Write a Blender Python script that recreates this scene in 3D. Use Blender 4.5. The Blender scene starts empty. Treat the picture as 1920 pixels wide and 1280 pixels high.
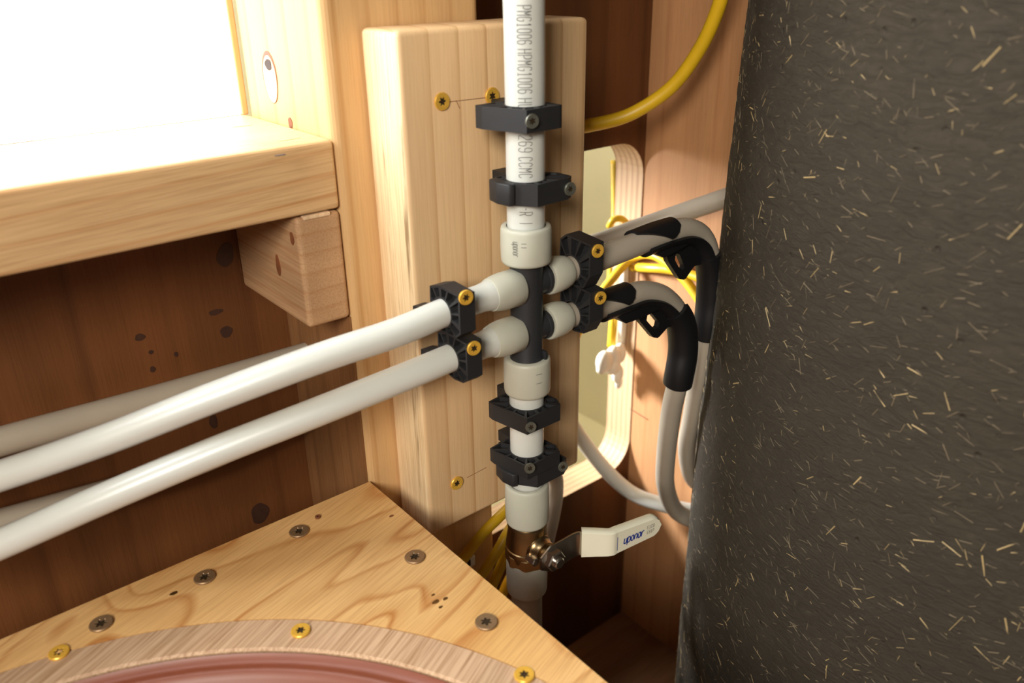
import bpy, bmesh, math, random
from mathutils import Vector, Matrix
random.seed(4)
C = bpy.context.scene.collection
S = bpy.context.scene

# ------------------------------------------------------------------ camera
CAM = Vector((-0.24441, -0.39319, 0.03244)); FPX = 1551.4
R_ = Vector((0.7723814, -0.63499053, -0.01462886))
U_ = Vector((0.27588104, 0.31464876, 0.90823224))
F_ = Vector((0.57211592, 0.70553751, -0.4182107))
cd = bpy.data.cameras.new('camera'); cam = bpy.data.objects.new('camera', cd); C.objects.link(cam)
m = Matrix((R_, U_, -F_)).transposed().to_4x4(); m.translation = CAM
cam.matrix_world = m
cd.sensor_width = 36; cd.lens = FPX/1920*36; cd.clip_start = 0.01; cd.clip_end = 20
cd.dof.use_dof = True; cd.dof.focus_distance = 0.56; cd.dof.aperture_fstop = 7.0
S.camera = cam

# ------------------------------------------------------------------ light
def lin(c):
    return tuple(((v/255)/12.92 if v/255 <= .04045 else ((v/255+.055)/1.055)**2.4) for v in c)
w = bpy.data.worlds.new('world'); S.world = w; w.use_nodes = True
w.node_tree.nodes['Background'].inputs[0].default_value = (1.0, 0.90, 0.76, 1)
w.node_tree.nodes['Background'].inputs[1].default_value = 0.045
def area(name, loc, target, size, power, col, sy=None):
    l = bpy.data.lights.new(name, 'AREA'); l.energy = power; l.color = col
    l.size = size; l.shape = 'RECTANGLE'; l.size_y = sy or size
    o = bpy.data.objects.new(name, l); C.objects.link(o); o.location = loc
    o.rotation_euler = (Vector(target)-Vector(loc)).to_track_quat('-Z', 'Y').to_euler()
    return o
# daylight from the bright window high on the left, above the sill
area('daylight_window', (-.50, .10, .34), (.0, .0, -.10), .16, 2.6, (.90, .95, 1), .10)
# soft room light behind and above the photographer
area('room_light', (-1.22, -1.0, .60), (.0, 0, -.15), .50, 31, (1, .93, .83))
# daylight inside the cavity behind the plywood
sl_ = bpy.data.lights.new('cavity_daylight', 'SPOT'); sl_.energy = 60; sl_.color = (.93, .96, 1); sl_.spot_size = math.radians(46); sl_.spot_blend = .8; sl_.shadow_soft_size = .07
so_ = bpy.data.objects.new('cavity_daylight', sl_); C.objects.link(so_); so_.location = (.03, .54, -.14)
so_.rotation_euler = (Vector((.34, .10, -.36))-so_.location).to_track_quat('-Z', 'Y').to_euler()
area('cavity_lamp', (.38, .45, .25), (.58, .50, -.2), .20, 2.6, (1, .93, .74), .20)
S.view_settings.view_transform = 'Standard'; S.view_settings.look = 'None'
S.view_settings.exposure = 0; S.view_settings.gamma = 1; S.view_settings.use_curve_mapping = False

# ------------------------------------------------------------------ helpers
def ray(x, y): return F_*FPX + R_*(x-960) - U_*(y-640)
def on(ax, val, x, y):
    d = ray(x, y); return CAM + d*((val-CAM[ax])/d[ax])
def link(name, bm, mat, parent=None, smooth=False, autosm=None):
    bmesh.ops.recalc_face_normals(bm, faces=bm.faces[:])
    me = bpy.data.meshes.new(name)
    if smooth:
        for f in bm.faces: f.smooth = True
    if autosm is not None:
        for f in bm.faces: f.smooth = True
        for e in bm.edges:
            if len(e.link_faces) == 2 and e.calc_face_angle(0) > math.radians(autosm): e.smooth = False
    bm.to_mesh(me); bm.free()
    o = bpy.data.objects.new(name, me); C.objects.link(o)
    if isinstance(mat, (list, tuple)):
        for q in mat: me.materials.append(q)
    else: me.materials.append(mat)
    if parent: o.parent = parent
    return o
def thing(name, label, cat, loc=(0, 0, 0), group=None):
    o = bpy.data.objects.new(name, None); C.objects.link(o); o.location = loc; o.empty_display_size = .01
    o['label'] = label; o['category'] = cat
    if group: o['group'] = group
    return o
def tag(o, label, cat, group=None):
    o['label'] = label; o['category'] = cat
    if group: o['group'] = group
    return o
def adopt(root, *kids):
    "parent world-space parts to a root standing elsewhere"
    for k in kids:
        k.parent = root; k.matrix_parent_inverse = Matrix.Translation(root.location).inverted()
def box_bm(x0, x1, y0, y1, z0, z1, bev=.002, seg=3, bm=None):
    bm = bm or bmesh.new()
    r = bmesh.ops.create_cube(bm, size=1)
    for v in r['verts']:
        v.co = Vector((x0+(v.co.x+.5)*(x1-x0), y0+(v.co.y+.5)*(y1-y0), z0+(v.co.z+.5)*(z1-z0)))
    if bev:
        es = list({e for v in r['verts'] for e in v.link_edges})
        bmesh.ops.bevel(bm, geom=es, offset=bev, segments=seg, profile=.5, affect='EDGES')
    return bm
def frame_from(axis):
    a = Vector(axis).normalized(); h = Vector((0, 0, 1)) if abs(a.z) < .9 else Vector((1, 0, 0))
    u = a.cross(h).normalized(); v = a.cross(u).normalized(); return a, u, v
def lathe(prof, origin, axis, n=48, bm=None, cap=True):
    "prof: list of (t along axis, radius)"
    bm = bm or bmesh.new(); a, u, v = frame_from(axis); o = Vector(origin); rings = []
    for t, r in prof:
        rings.append([bm.verts.new(o+a*t+(u*math.cos(2*math.pi*i/n)+v*math.sin(2*math.pi*i/n))*r) for i in range(n)])
    for A, B in zip(rings, rings[1:]):
        for i in range(n): bm.faces.new((A[i], A[(i+1) % n], B[(i+1) % n], B[i]))
    if cap:
        bm.faces.new(rings[0]); bm.faces.new(rings[-1])
    return bm
def smooth_path(pts, n=8):
    pts = [Vector(p) for p in pts]; P = [pts[0]*2-pts[1]]+pts+[pts[-1]*2-pts[-2]]; out = []
    for i in range(1, len(P)-2):
        for k in range(n):
            t = k/n; a, b, c, d = P[i-1:i+3]
            out.append(.5*((2*b)+(c-a)*t+(2*a-5*b+4*c-d)*t*t+(3*b-a-3*c+d)*t**3))
    out.append(pts[-1]); return out
def tube(pts, r, n=20, sub=8, bm=None, a0=0, a1=2*math.pi, r_in=None, ref=None, cap=True):
    """swept tube; with r_in an open trough whose angles run a0..a1 about the path, 0 = ref direction"""
    bm = bm or bmesh.new(); path = smooth_path(pts, sub) if sub > 1 else [Vector(p) for p in pts]
    rings = []; rad = r if callable(r) else (lambda t: r)
    up = None
    A0, A1 = a0, a1
    for i, p in enumerate(path):
        tt_ = i/(len(path)-1); a0 = A0(tt_) if callable(A0) else A0; a1 = A1(tt_) if callable(A1) else A1
        d = (path[min(i+1, len(path)-1)]-path[max(i-1, 0)]).normalized()
        if up is None:
            up = (Vector(ref) if ref else (Vector((0, 0, 1)) if abs(d.z) < .9 else Vector((1, 0, 0))))
        up = (up-d*up.dot(d)).normalized(); s = d.cross(up)
        rr = rad(i/(len(path)-1)); ring = []
        full = r_in is None
        ks = range(n) if full else range(n+1)
        for k in ks:
            a = a0+(a1-a0)*k/n
            ring.append(bm.verts.new(p+(up*math.cos(a)+s*math.sin(a))*rr))
        if not full:
            for k in reversed(range(n+1)):
                a = a0+(a1-a0)*k/n
                ring.append(bm.verts.new(p+(up*math.cos(a)+s*math.sin(a))*r_in))
        rings.append(ring)
    L = len(rings[0])
    for A, B in zip(rings, rings[1:]):
        for i in range(L): bm.faces.new((A[i], A[(i+1) % L], B[(i+1) % L], B[i]))
    if cap:
        bm.faces.new(rings[0]); bm.faces.new(rings[-1])
    return bm
def prism(outline, fn, t0, t1, bm=None, bev=0):
    "extrude a 2D outline; fn(a,b,t)->point"
    bm = bm or bmesh.new()
    A = [bm.verts.new(fn(a, b, t0)) for a, b in outline]; B = [bm.verts.new(fn(a, b, t1)) for a, b in outline]
    n = len(A); fs = [bm.faces.new(A), bm.faces.new(B)]
    for i in range(n): fs.append(bm.faces.new((A[i], A[(i+1) % n], B[(i+1) % n], B[i])))
    if bev:
        es = list({e for f in fs for e in f.edges})
        bmesh.ops.recalc_face_normals(bm, faces=fs)
        bmesh.ops.bevel(bm, geom=es, offset=bev, segments=2, profile=.5, affect='EDGES')
    return bm

# ------------------------------------------------------------------ materials
class NT:
    def __init__(s, name):
        s.m = bpy.data.materials.new(name); s.m.use_nodes = True; s.t = s.m.node_tree
        s.b = s.t.nodes['Principled BSDF']
    def n(s, ty, **kw):
        nd = s.t.nodes.new(ty)
        for k, v in kw.items():
            if k in nd.inputs.keys() if not isinstance(k, int) else True:
                try: nd.inputs[k].default_value = v; continue
                except Exception: pass
            setattr(nd, k, v)
        return nd
    def l(s, a, b): s.t.links.new(a, b)
    def set(s, **kw):
        for k, v in kw.items(): s.b.inputs[k.replace('_', ' ')].default_value = v
def c4(c): return (*lin(c), 1)
def plain(name, col, rough=.5, metal=0, spec=.5, sss=0, noise=.0, nscale=60, bump=0, coat=0):
    N = NT(name); N.set(Base_Color=c4(col), Roughness=rough, Metallic=metal)
    N.b.inputs['Specular IOR Level'].default_value = spec
    if coat: N.b.inputs['Coat Weight'].default_value = coat
    if sss:
        N.b.inputs['Subsurface Weight'].default_value = sss
        N.b.inputs['Subsurface Radius'].default_value = (1, 1, .9); N.b.inputs['Subsurface Scale'].default_value = .006
    g = N.n('ShaderNodeTexCoord'); t = N.n('ShaderNodeTexNoise'); t.inputs['Scale'].default_value = nscale
    t.inputs['Detail'].default_value = 4; N.l(g.outputs['Object'], t.inputs['Vector'])
    if noise:
        h = N.n('ShaderNodeMix'); h.data_type = 'RGBA'
        h.inputs['A'].default_value = c4([v*(1-noise) for v in col]); h.inputs['B'].default_value = c4([min(255, v*(1+noise)) for v in col])
        N.l(t.outputs['Fac'], h.inputs['Factor']); N.l(h.outputs['Result'], N.b.inputs['Base Color'])
    if bump:
        b = N.n('ShaderNodeBump'); b.inputs['Strength'].default_value = bump; b.inputs['Distance'].default_value = .0005
        N.l(t.outputs['Fac'], b.inputs['Height']); N.l(b.outputs['Normal'], N.b.inputs['Normal'])
    return N.m
def wood(name, base, line, axis=2, period=.011, across=0, dist=1.2, sharp=.75, line_amt=.55, fine=.18, rot=(0, 0, 0),
         rough=.55, rings=False, contour=0, centre=(0, 0, 0), stretch=.07, blotch=.18, blotch_col=None, bump=.25, wear=0):
    N = NT(name); g = N.n('ShaderNodeTexCoord')
    mp = N.n('ShaderNodeMapping'); sc = [1, 1, 1]; sc[axis] = stretch
    mp0 = N.n('ShaderNodeMapping'); mp0.inputs['Rotation'].default_value = rot; mp0.inputs['Location'].default_value = centre
    N.l(g.outputs['Object'], mp0.inputs['Vector'])
    mp.inputs['Scale'].default_value = sc; N.l(mp0.outputs['Vector'], mp.inputs['Vector'])
    V = mp.outputs['Vector']
    wv = N.n('ShaderNodeTexWave'); wv.wave_type = 'RINGS' if rings else 'BANDS'; wv.wave_profile = 'SAW'
    if rings: wv.rings_direction = 'SPHERICAL'
    else: wv.bands_direction = 'XYZ'[across]
    wv.inputs['Scale'].default_value = .314/period; wv.inputs['Distortion'].default_value = dist
    wv.inputs['Detail'].default_value = 2; wv.inputs['Detail Scale'].default_value = .6 if not rings else .25
    N.l(V, wv.inputs['Vector'])
    rp = N.n('ShaderNodeValToRGB'); e = rp.color_ramp.elements
    e[0].position = .15; e[0].color = (0, 0, 0, 1); e[1].position = sharp+.17; e[1].color = (1, 1, 1, 1)
    k = rp.color_ramp.elements.new(sharp); k.color = (.25, .25, .25, 1); k = rp.color_ramp.elements.new(1); k.color = (.1, .1, .1, 1)
    if contour:
        cn = N.n('ShaderNodeTexNoise'); cn.inputs['Scale'].default_value = period; cn.inputs['Detail'].default_value = 2.2; cn.inputs['Roughness'].default_value = .35; cn.inputs['Distortion'].default_value = .5
        N.l(V, cn.inputs['Vector']); c1 = N.n('ShaderNodeMath'); c1.operation = 'MULTIPLY'; c1.inputs[1].default_value = contour; N.l(cn.outputs['Fac'], c1.inputs[0])
        c2 = N.n('ShaderNodeMath'); c2.operation = 'FRACT'; N.l(c1.outputs[0], c2.inputs[0]); N.l(c2.outputs[0], rp.inputs['Fac'])
    else:
        N.l(wv.outputs['Fac'], rp.inputs['Fac'])
    # line strength varies slowly
    ns = N.n('ShaderNodeTexNoise'); ns.inputs['Scale'].default_value = 28; ns.inputs['Detail'].default_value = 3; N.l(V, ns.inputs['Vector'])
    mu = N.n('ShaderNodeMath'); mu.operation = 'MULTIPLY'; N.l(rp.outputs['Color'], mu.inputs[0])
    mr = N.n('ShaderNodeMapRange'); mr.inputs['From Min'].default_value = .3; mr.inputs['From Max'].default_value = .65
    mr.inputs['To Min'].default_value = line_amt*.35; mr.inputs['To Max'].default_value = line_amt
    N.l(ns.outputs['Fac'], mr.inputs['Value']); N.l(mr.outputs['Result'], mu.inputs[1])
    bl = N.n('ShaderNodeTexNoise'); bl.inputs['Scale'].default_value = 9; bl.inputs['Detail'].default_value = 3; N.l(V, bl.inputs['Vector'])
    x1 = N.n('ShaderNodeMix'); x1.data_type = 'RGBA'
    x1.inputs['A'].default_value = c4([min(255, v*(1+blotch*.5)) for v in base])
    x1.inputs['B'].default_value = c4(blotch_col or [v*(1-blotch) for v in base])
    bm_ = N.n('ShaderNodeMapRange'); bm_.inputs['From Min'].default_value = .35; bm_.inputs['From Max'].default_value = .68; N.l(bl.outputs['Fac'], bm_.inputs['Value'])
    N.l(bm_.outputs['Result'], x1.inputs['Factor'])
    x2 = N.n('ShaderNodeMix'); x2.data_type = 'RGBA'; x2.inputs['B'].default_value = c4(line)
    N.l(mu.outputs[0], x2.inputs['Factor']); N.l(x1.outputs['Result'], x2.inputs['A'])
    # fine fibre
    mf = N.n('ShaderNodeMapping'); s2 = [1, 1, 1]; s2[axis] = .03; mf.inputs['Scale'].default_value = s2; N.l(mp0.outputs['Vector'], mf.inputs['Vector'])
    ff = N.n('ShaderNodeTexNoise'); ff.inputs['Scale'].default_value = 900; ff.inputs['Detail'].default_value = 3; N.l(mf.outputs['Vector'], ff.inputs['Vector'])
    x3 = N.n('ShaderNodeMix'); x3.data_type = 'RGBA'; x3.blend_type = 'MULTIPLY'; x3.inputs['B'].default_value = c4([200, 185, 165])
    fr = N.n('ShaderNodeMapRange'); fr.inputs['From Min'].default_value = .4; fr.inputs['From Max'].default_value = .75; fr.inputs['To Max'].default_value = fine*3
    N.l(ff.outputs['Fac'], fr.inputs['Value']); N.l(fr.outputs['Result'], x3.inputs['Factor']); N.l(x2.outputs['Result'], x3.inputs['A'])
    last = x3.outputs['Result']
    if wear:
        wn = N.n('ShaderNodeTexNoise'); wn.inputs['Scale'].default_value = 160; wn.inputs['Detail'].default_value = 5; N.l(V, wn.inputs['Vector'])
        wr = N.n('ShaderNodeMapRange'); wr.inputs['From Min'].default_value = .60; wr.inputs['From Max'].default_value = .70; wr.inputs['To Max'].default_value = wear
        N.l(wn.outputs['Fac'], wr.inputs['Value'])
        x4 = N.n('ShaderNodeMix'); x4.data_type = 'RGBA'; x4.inputs['B'].default_value = c4([120, 92, 58]); N.l(last, x4.inputs['A']); N.l(wr.outputs['Result'], x4.inputs['Factor'])
        last = x4.outputs['Result']
    N.l(last, N.b.inputs['Base Color'])
    N.set(Roughness=rough); N.b.inputs['Specular IOR Level'].default_value = .3
    b = N.n('ShaderNodeBump'); b.inputs['Strength'].default_value = bump; b.inputs['Distance'].default_value = .0004
    N.l(ff.outputs['Fac'], b.inputs['Height']); N.l(b.outputs['Normal'], N.b.inputs['Normal'])
    return N.m

M = {}
M['block'] = wood('pine_block', (222, 186, 140), (178, 130, 78), axis=2, period=.019, dist=1.0, sharp=.84, line_amt=.9, rot=(0, 0, .25), blotch=.08, fine=.07)
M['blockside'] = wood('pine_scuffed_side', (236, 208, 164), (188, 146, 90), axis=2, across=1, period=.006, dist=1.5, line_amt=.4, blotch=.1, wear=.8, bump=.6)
M['post'] = wood('pine_post', (214, 174, 122), (176, 124, 66), axis=2, period=.016, dist=1.5, line_amt=.55, rot=(0, 0, .6), blotch=.12, fine=.08)
M['shelf'] = wood('pine_shelf', (226, 188, 138), (178, 118, 62), axis=0, across=2, period=.012, dist=3.0, line_amt=.6, rot=(0, .05, 0), stretch=.10, blotch=.10)
M['batten'] = wood('pine_batten', (208, 166, 124), (160, 108, 66), axis=1, across=2, period=.012, dist=1.2, line_amt=.5, blotch=.16)
M['board'] = wood('plywood_board', (208, 168, 114), (176, 116, 58), axis=0, period=13, contour=13, line_amt=1.0, rot=(0, 0, -.30), centre=(.02, .07, .29), stretch=.30, sharp=.70, blotch=.12, blotch_col=(206, 160, 96))
M['ring'] = wood('plywood_ring', (192, 160, 128), (166, 130, 98), axis=0, period=.009, across=1, dist=2, line_amt=.4, rot=(0, 0, -.45), blotch=.1, fine=.34, bump=.8)
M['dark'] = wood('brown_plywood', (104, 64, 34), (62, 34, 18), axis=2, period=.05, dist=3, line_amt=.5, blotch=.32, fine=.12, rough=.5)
M['sidepanel'] = wood('stained_plywood', (128, 90, 56), (92, 58, 34), axis=2, across=1, period=.03, dist=3, line_amt=.5, blotch=.2)  # brown stained plywood lining on the post's left face
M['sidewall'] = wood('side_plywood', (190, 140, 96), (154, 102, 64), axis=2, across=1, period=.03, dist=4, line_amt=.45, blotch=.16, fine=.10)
M['jamb'] = wood('plywood_edge', (206, 172, 134), (150, 108, 74), axis=2, across=1, period=.007, dist=.4, sharp=.5, line_amt=.7, blotch=.10, fine=.1)
M['cream'] = plain('cream_panel', (232, 220, 178), .7, noise=.05, nscale=8)
M['floor'] = wood('floor_plywood', (150, 108, 76), (110, 72, 44), axis=0, across=1, period=.03, dist=3, line_amt=.4)
M['clayfloor'] = plain('dirt', (100, 80, 60), .9)
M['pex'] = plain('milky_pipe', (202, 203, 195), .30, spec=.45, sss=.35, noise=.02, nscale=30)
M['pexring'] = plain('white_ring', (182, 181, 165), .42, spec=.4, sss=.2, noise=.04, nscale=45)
M['pexdim'] = plain('milky_pipe_shaded', (164, 154, 138), .38, spec=.4, sss=.15, noise=.05, nscale=40)  # dim copy of the milky pipe, shade put into its colour
M['black'] = plain('black_plastic', (36, 36, 37), .52, spec=.4, noise=.10, nscale=90, bump=.15)
M['body'] = plain('black_fitting', (40, 41, 43), .42, spec=.5, noise=.06, nscale=60)
M['bend'] = plain('black_bend_plastic', (20, 20, 22), .45, spec=.4)
M['yscrew'] = plain('yellow_zinc', (226, 176, 66), .36, metal=.35, spec=.6, noise=.08, nscale=300)
M['gscrew'] = plain('dull_zinc', (122, 122, 110), .42, metal=.7, noise=.10, nscale=300)
M['bscrew'] = plain('bronze_screw', (146, 118, 86), .45, metal=.6, noise=.12, nscale=300)
M['pit'] = plain('recess_dark', (52, 38, 18), .6, metal=.3)
M['brass'] = plain('brass', (150, 126, 90), .30, metal=1, noise=.14, nscale=120, bump=.3)
M['steel'] = plain('steel', (190, 182, 172), .26, metal=1, noise=.05, nscale=80)
M['sleeve'] = plain('cream_vinyl', (232, 228, 204), .38, spec=.5)
M['blue'] = plain('blue_ink', (32, 56, 140), .5)
M['ink'] = plain('grey_ink', (92, 92, 88), .6)
M['faint'] = plain('faint_ink', (150, 150, 138), .6)
M['yellow'] = plain('yellow_cable', (214, 172, 28), .42, noise=.08, nscale=40)
M['white'] = plain('white_plastic', (232, 224, 206), .5)
M['knot'] = plain('knot', (112, 66, 38), .6, noise=.3, nscale=120)
M['knotdark'] = plain('knot_dark', (46, 28, 18), .7)
M['wallknot'] = plain('wall_knot', (56, 32, 20), .6, noise=.3, nscale=200)
M['plug'] = wood('plug', (226, 196, 160), (180, 140, 100), axis=2, period=.006, line_amt=.4)
M['straw'] = plain('straw', (156, 134, 92), .6, noise=.30, nscale=40)
M['dullstraw'] = plain('dull_straw', (104, 90, 68), .7, noise=.30, nscale=40)
M['terra'] = plain('terracotta_glaze', (122, 64, 42), .42, spec=.4, noise=.08, nscale=14)

# clay plaster: trowelled, streaky, pitted
N = NT('clay_plaster'); g = N.n('ShaderNodeTexCoord')
n1 = N.n('ShaderNodeTexNoise'); n1.inputs['Scale'].default_value = 14; n1.inputs['Detail'].default_value = 6
mp = N.n('ShaderNodeMapping'); mp.inputs['Scale'].default_value = (1, 1, 2.6); N.l(g.outputs['Object'], mp.inputs['Vector']); N.l(g.outputs['Object'], n1.inputs['Vector'])
n2 = N.n('ShaderNodeTexNoise'); n2.inputs['Scale'].default_value = 95; n2.inputs['Detail'].default_value = 6; n2.inputs['Roughness'].default_value = .65; n2.inputs['Distortion'].default_value = 1.2; N.l(mp.outputs['Vector'], n2.inputs['Vector'])
vo = N.n('ShaderNodeTexVoronoi'); vo.inputs['Scale'].default_value = 75; N.l(g.outputs['Object'], vo.inputs['Vector'])
pr = N.n('ShaderNodeMapRange'); pr.inputs['From Min'].default_value = .04; pr.inputs['From Max'].default_value = .14; N.l(vo.outputs['Distance'], pr.inputs['Value'])
gate = N.n('ShaderNodeMapRange'); gate.inputs['From Min'].default_value = .50; gate.inputs['From Max'].default_value = .56; N.l(n1.outputs['Fac'], gate.inputs['Value'])
inv = N.n('ShaderNodeMath'); inv.operation = 'SUBTRACT'; inv.inputs[0].default_value = 1; N.l(gate.outputs['Result'], inv.inputs[1])
pit = N.n('ShaderNodeMath'); pit.operation = 'MAXIMUM'; N.l(pr.outputs['Result'], pit.inputs[0]); N.l(inv.outputs[0], pit.inputs[1])
x1 = N.n('ShaderNodeMix'); x1.data_type = 'RGBA'; x1.inputs['A'].default_value = c4((52, 46, 37)); x1.inputs['B'].default_value = c4((64, 57, 45)); N.l(n1.outputs['Fac'], x1.inputs['Factor'])
mr = N.n('ShaderNodeMapRange'); mr.inputs['From Min'].default_value = .35; mr.inputs['From Max'].default_value = .7; mr.inputs['To Min'].default_value = 0; mr.inputs['To Max'].default_value = .45; N.l(n2.outputs['Fac'], mr.inputs['Value'])
x2 = N.n('ShaderNodeMix'); x2.data_type = 'RGBA'; x2.inputs['B'].default_value = c4((40, 34, 26)); N.l(x1.outputs['Result'], x2.inputs['A']); N.l(mr.outputs['Result'], x2.inputs['Factor'])
N.l(x2.outputs['Result'], N.b.inputs['Base Color']); N.set(Roughness=.8); N.b.inputs['Specular IOR Level'].default_value = .25
ad = N.n('ShaderNodeMath'); ad.operation = 'ADD'; N.l(n2.outputs['Fac'], ad.inputs[0]); N.l(pit.outputs[0], ad.inputs[1])
b = N.n('ShaderNodeBump'); b.inputs['Strength'].default_value = .8; b.inputs['Distance'].default_value = .0022; N.l(ad.outputs[0], b.inputs['Height']); N.l(b.outputs['Normal'], N.b.inputs['Normal'])
M['clay'] = N.m
# frosted, overexposed window pane (daylight behind it)
N = NT('bright_pane'); N.set(Base_Color=(.9, .9, .9, 1), Roughness=.4)
N.b.inputs['Emission Color'].default_value = (.93, .97, 1, 1); N.b.inputs['Emission Strength'].default_value = 5.5
M['pane'] = N.m

# ------------------------------------------------------------------ setting
YW = .138; XS = .353; ZS0_ = -.0990
def struct(o): o['kind'] = 'structure'; return o
def wall_with_hole():
    bm = bmesh.new(); y0, y1 = YW, YW+.036
    x0, x1, z0, z1, r = .10, XS-.001, -.484, -.1225, .034
    # rounded hole outline
    hole = []
    for cx, cz, a0 in ((x1-r, z1-r, 0), (x0+r, z1-r, 90), (x0+r, z0+r, 180), (x1-r, z0+r, 270)):
        for k in range(9):
            a = math.radians(a0+90*k/8); hole.append((cx+r*math.cos(a), cz+r*math.sin(a)))
    X0, X1, Z0, Z1 = .03, XS+.03, -.70, .9
    def outer(p):
        cx, cz = (x0+x1)/2, (z0+z1)/2; dx, dz = p[0]-cx, p[1]-cz
        t = min(((X1 if dx > 0 else X0)-cx)/dx if abs(dx) > 1e-9 else 1e9, ((Z1 if dz > 0 else Z0)-cz)/dz if abs(dz) > 1e-9 else 1e9)
        return (cx+dx*t, cz+dz*t)
    # insert exact corner directions
    angs = []
    cx, cz = (x0+x1)/2, (z0+z1)/2
    inner = [(math.atan2(p[1]-cz, p[0]-cx), p) for p in hole]
    for c in ((X0, Z0), (X1, Z0), (X1, Z1), (X0, Z1)):
        a = math.atan2(c[1]-cz, c[0]-cx)
        # intersect ray with the hole outline
        d = Vector((math.cos(a), math.sin(a))); best = None
        for i in range(len(hole)):
            p, q = Vector(hole[i]), Vector(hole[(i+1) % len(hole)]); e = q-p
            den = d.x*e.y-d.y*e.x
            if abs(den) < 1e-12: continue
            w_ = p-Vector((cx, cz)); t = (w_.x*e.y-w_.y*e.x)/den; s = (w_.x*d.y-w_.y*d.x)/den
            if t > 0 and -1e-6 <= s <= 1+1e-6: best = (cx+d.x*t, cz+d.y*t)
        if best: inner.append((a, best))
    inner.sort(); H = [p for a, p in inner]; O = [outer(p) for p in H]
    n = len(H)
    L = lambda pts, y: [bm.verts.new((p[0], y, p[1])) for p in pts]
    Hf, Hb, Of, Ob = L(H, y0), L(H, y1), L(O, y0), L(O, y1)
    for i in range(n):
        j = (i+1) % n
        bm.faces.new((Hf[i], Hf[j], Of[j], Of[i])); bm.faces.new((Hb[i], Hb[j], Ob[j], Ob[i]))
        f = bm.faces.new((Hf[i], Hf[j], Hb[j], Hb[i])); f.material_index = 1
        bm.faces.new((Of[i], Of[j], Ob[j], Ob[i]))
    return bm
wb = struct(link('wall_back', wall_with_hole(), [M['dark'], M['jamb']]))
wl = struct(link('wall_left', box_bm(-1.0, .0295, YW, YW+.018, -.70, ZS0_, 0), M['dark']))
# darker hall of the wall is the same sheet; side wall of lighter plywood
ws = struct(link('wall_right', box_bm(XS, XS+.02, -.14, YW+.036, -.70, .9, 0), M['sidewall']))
fl = struct(link('floor', box_bm(-1.0, .9, -1.2, YW+.30, -.72, -.70, 0), M['floor']))
zcav = on(0, .60, 1112, 786).z
cw = struct(link('wall_cavity', box_bm(.60, .62, .12, 1.0, -.9, .9, 0), M['cream']))
cw2 = struct(link('wall_cavity_end', box_bm(.0, .62, 1.0, 1.02, -.9, .9, 0), M['cream']))
ct = struct(link('trim_cavity', box_bm(.0, .60, .175, 1.0, zcav-.02, zcav, .002), M['cream']))
# window: pane + thin frame
wn = bpy.data.objects.new('window_1', None); C.objects.link(wn); wn.location = (-.5, .165, -.0585); struct(wn)
bmq = box_bm(-1.0, -.026, .160, .166, -.0585, .9, 0); pane = link('pane', bmq, M['pane'])
fr = link('frame', box_bm(-.0262, -.0218, .1565, .168, -.0585, .9, .001), M['post'])
adopt(wn, pane, fr)

# knots on the back wall
def oval(name, centre, ax1, ax2, nrm, th, mat, parent, n=28, wob=.12):
    bm = bmesh.new(); c = Vector(centre); a, b_ = Vector(ax1), Vector(ax2); nv = Vector(nrm)
    f = random.random()*6
    o = [c+a*math.cos(2*math.pi*i/n)*(1+wob*math.sin(3*2*math.pi*i/n+f))+b_*math.sin(2*math.pi*i/n) for i in range(n)]
    T = [bm.verts.new(p+nv*th) for p in o]; B = [bm.verts.new(p) for p in o]
    bm.faces.new(T)
    for i in range(n): bm.faces.new((T[i], T[(i+1) % n], B[(i+1) % n], B[i]))
    return link(name, bm, mat, parent)
for (px, py, rx, rz, mt) in ((487, 962, .010, .013, 'wallknot'), (424, 622, .006, .006, 'wallknot'), (262, 632, .0045, .0035, 'wallknot'), (404, 585, .007, .0028, 'wallknot'),
                             (283, 660, .0022, .002, 'wallknot'), (286, 692, .0025, .003, 'wallknot'), (330, 664, .002, .0025, 'wallknot'), (400, 790, .004, .008, 'wallknot'), (870/1.0, -50, .004, .004, 'wallknot')):
    p = on(1, YW, px, py); oval('knot', p, (rx*.7, 0, 0), (0, 0, rz*.7), (0, -1, 0), .0003, M[mt], wb)
for (px, py, rx, rz) in ((1240, 12, .005, .006),):
    p = on(1, YW, px, py); oval('knot', p, (rx, 0, 0), (0, 0, rz), (0, -1, 0), .0003, M['knotdark'], wb)
p = on(0, XS, 1300, 850); oval('knot', p, (0, .008, 0), (0, 0, .009), (-1, 0, 0), .0003, M['sidewall'], ws)
oval('knot', p, (0, .0025, 0), (0, 0, .003), (-1, 0, 0), .0006, M['knot'], ws)
p, q = on(0, XS-.0005, 1181, 766), on(0, XS-.0005, 1214, 786)
link('crack', tube([p, q], .0006, 6, 1), M['knot'], ws)

# ------------------------------------------------------------------ timbers
XP0, XP1, YP = -.0218, .0850, .0386
post = thing('timber_post', 'tall square pine post rising behind the pipe block, right of the bright window', 'post', (.03, .09, -.70))
pt = link('timber', box_bm(XP0, XP1, YP, .1565, -.70, .9, .006, 5), M['post'])
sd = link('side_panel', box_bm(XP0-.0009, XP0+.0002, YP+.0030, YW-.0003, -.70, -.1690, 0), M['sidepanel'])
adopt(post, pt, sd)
kc = on(0, XP0, 507, 145)
k1 = oval('knot', kc, (0, .010, .002), (0, -.001, .0155), (-1, 0, 0), .0003, M['knot'], None, wob=.04)
k2 = oval('knot_plug', kc+Vector((0, -.0006, -.001)), (0, .0088, .002), (0, -.001, .0140), (-1, 0, 0), .0006, M['plug'], None, wob=.03)
k3 = oval('knot_hole', on(0, XP0, 505, 121), (0, .0045, 0), (0, 0, .0033), (-1, 0, 0), .0009, M['knotdark'], None)
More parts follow.
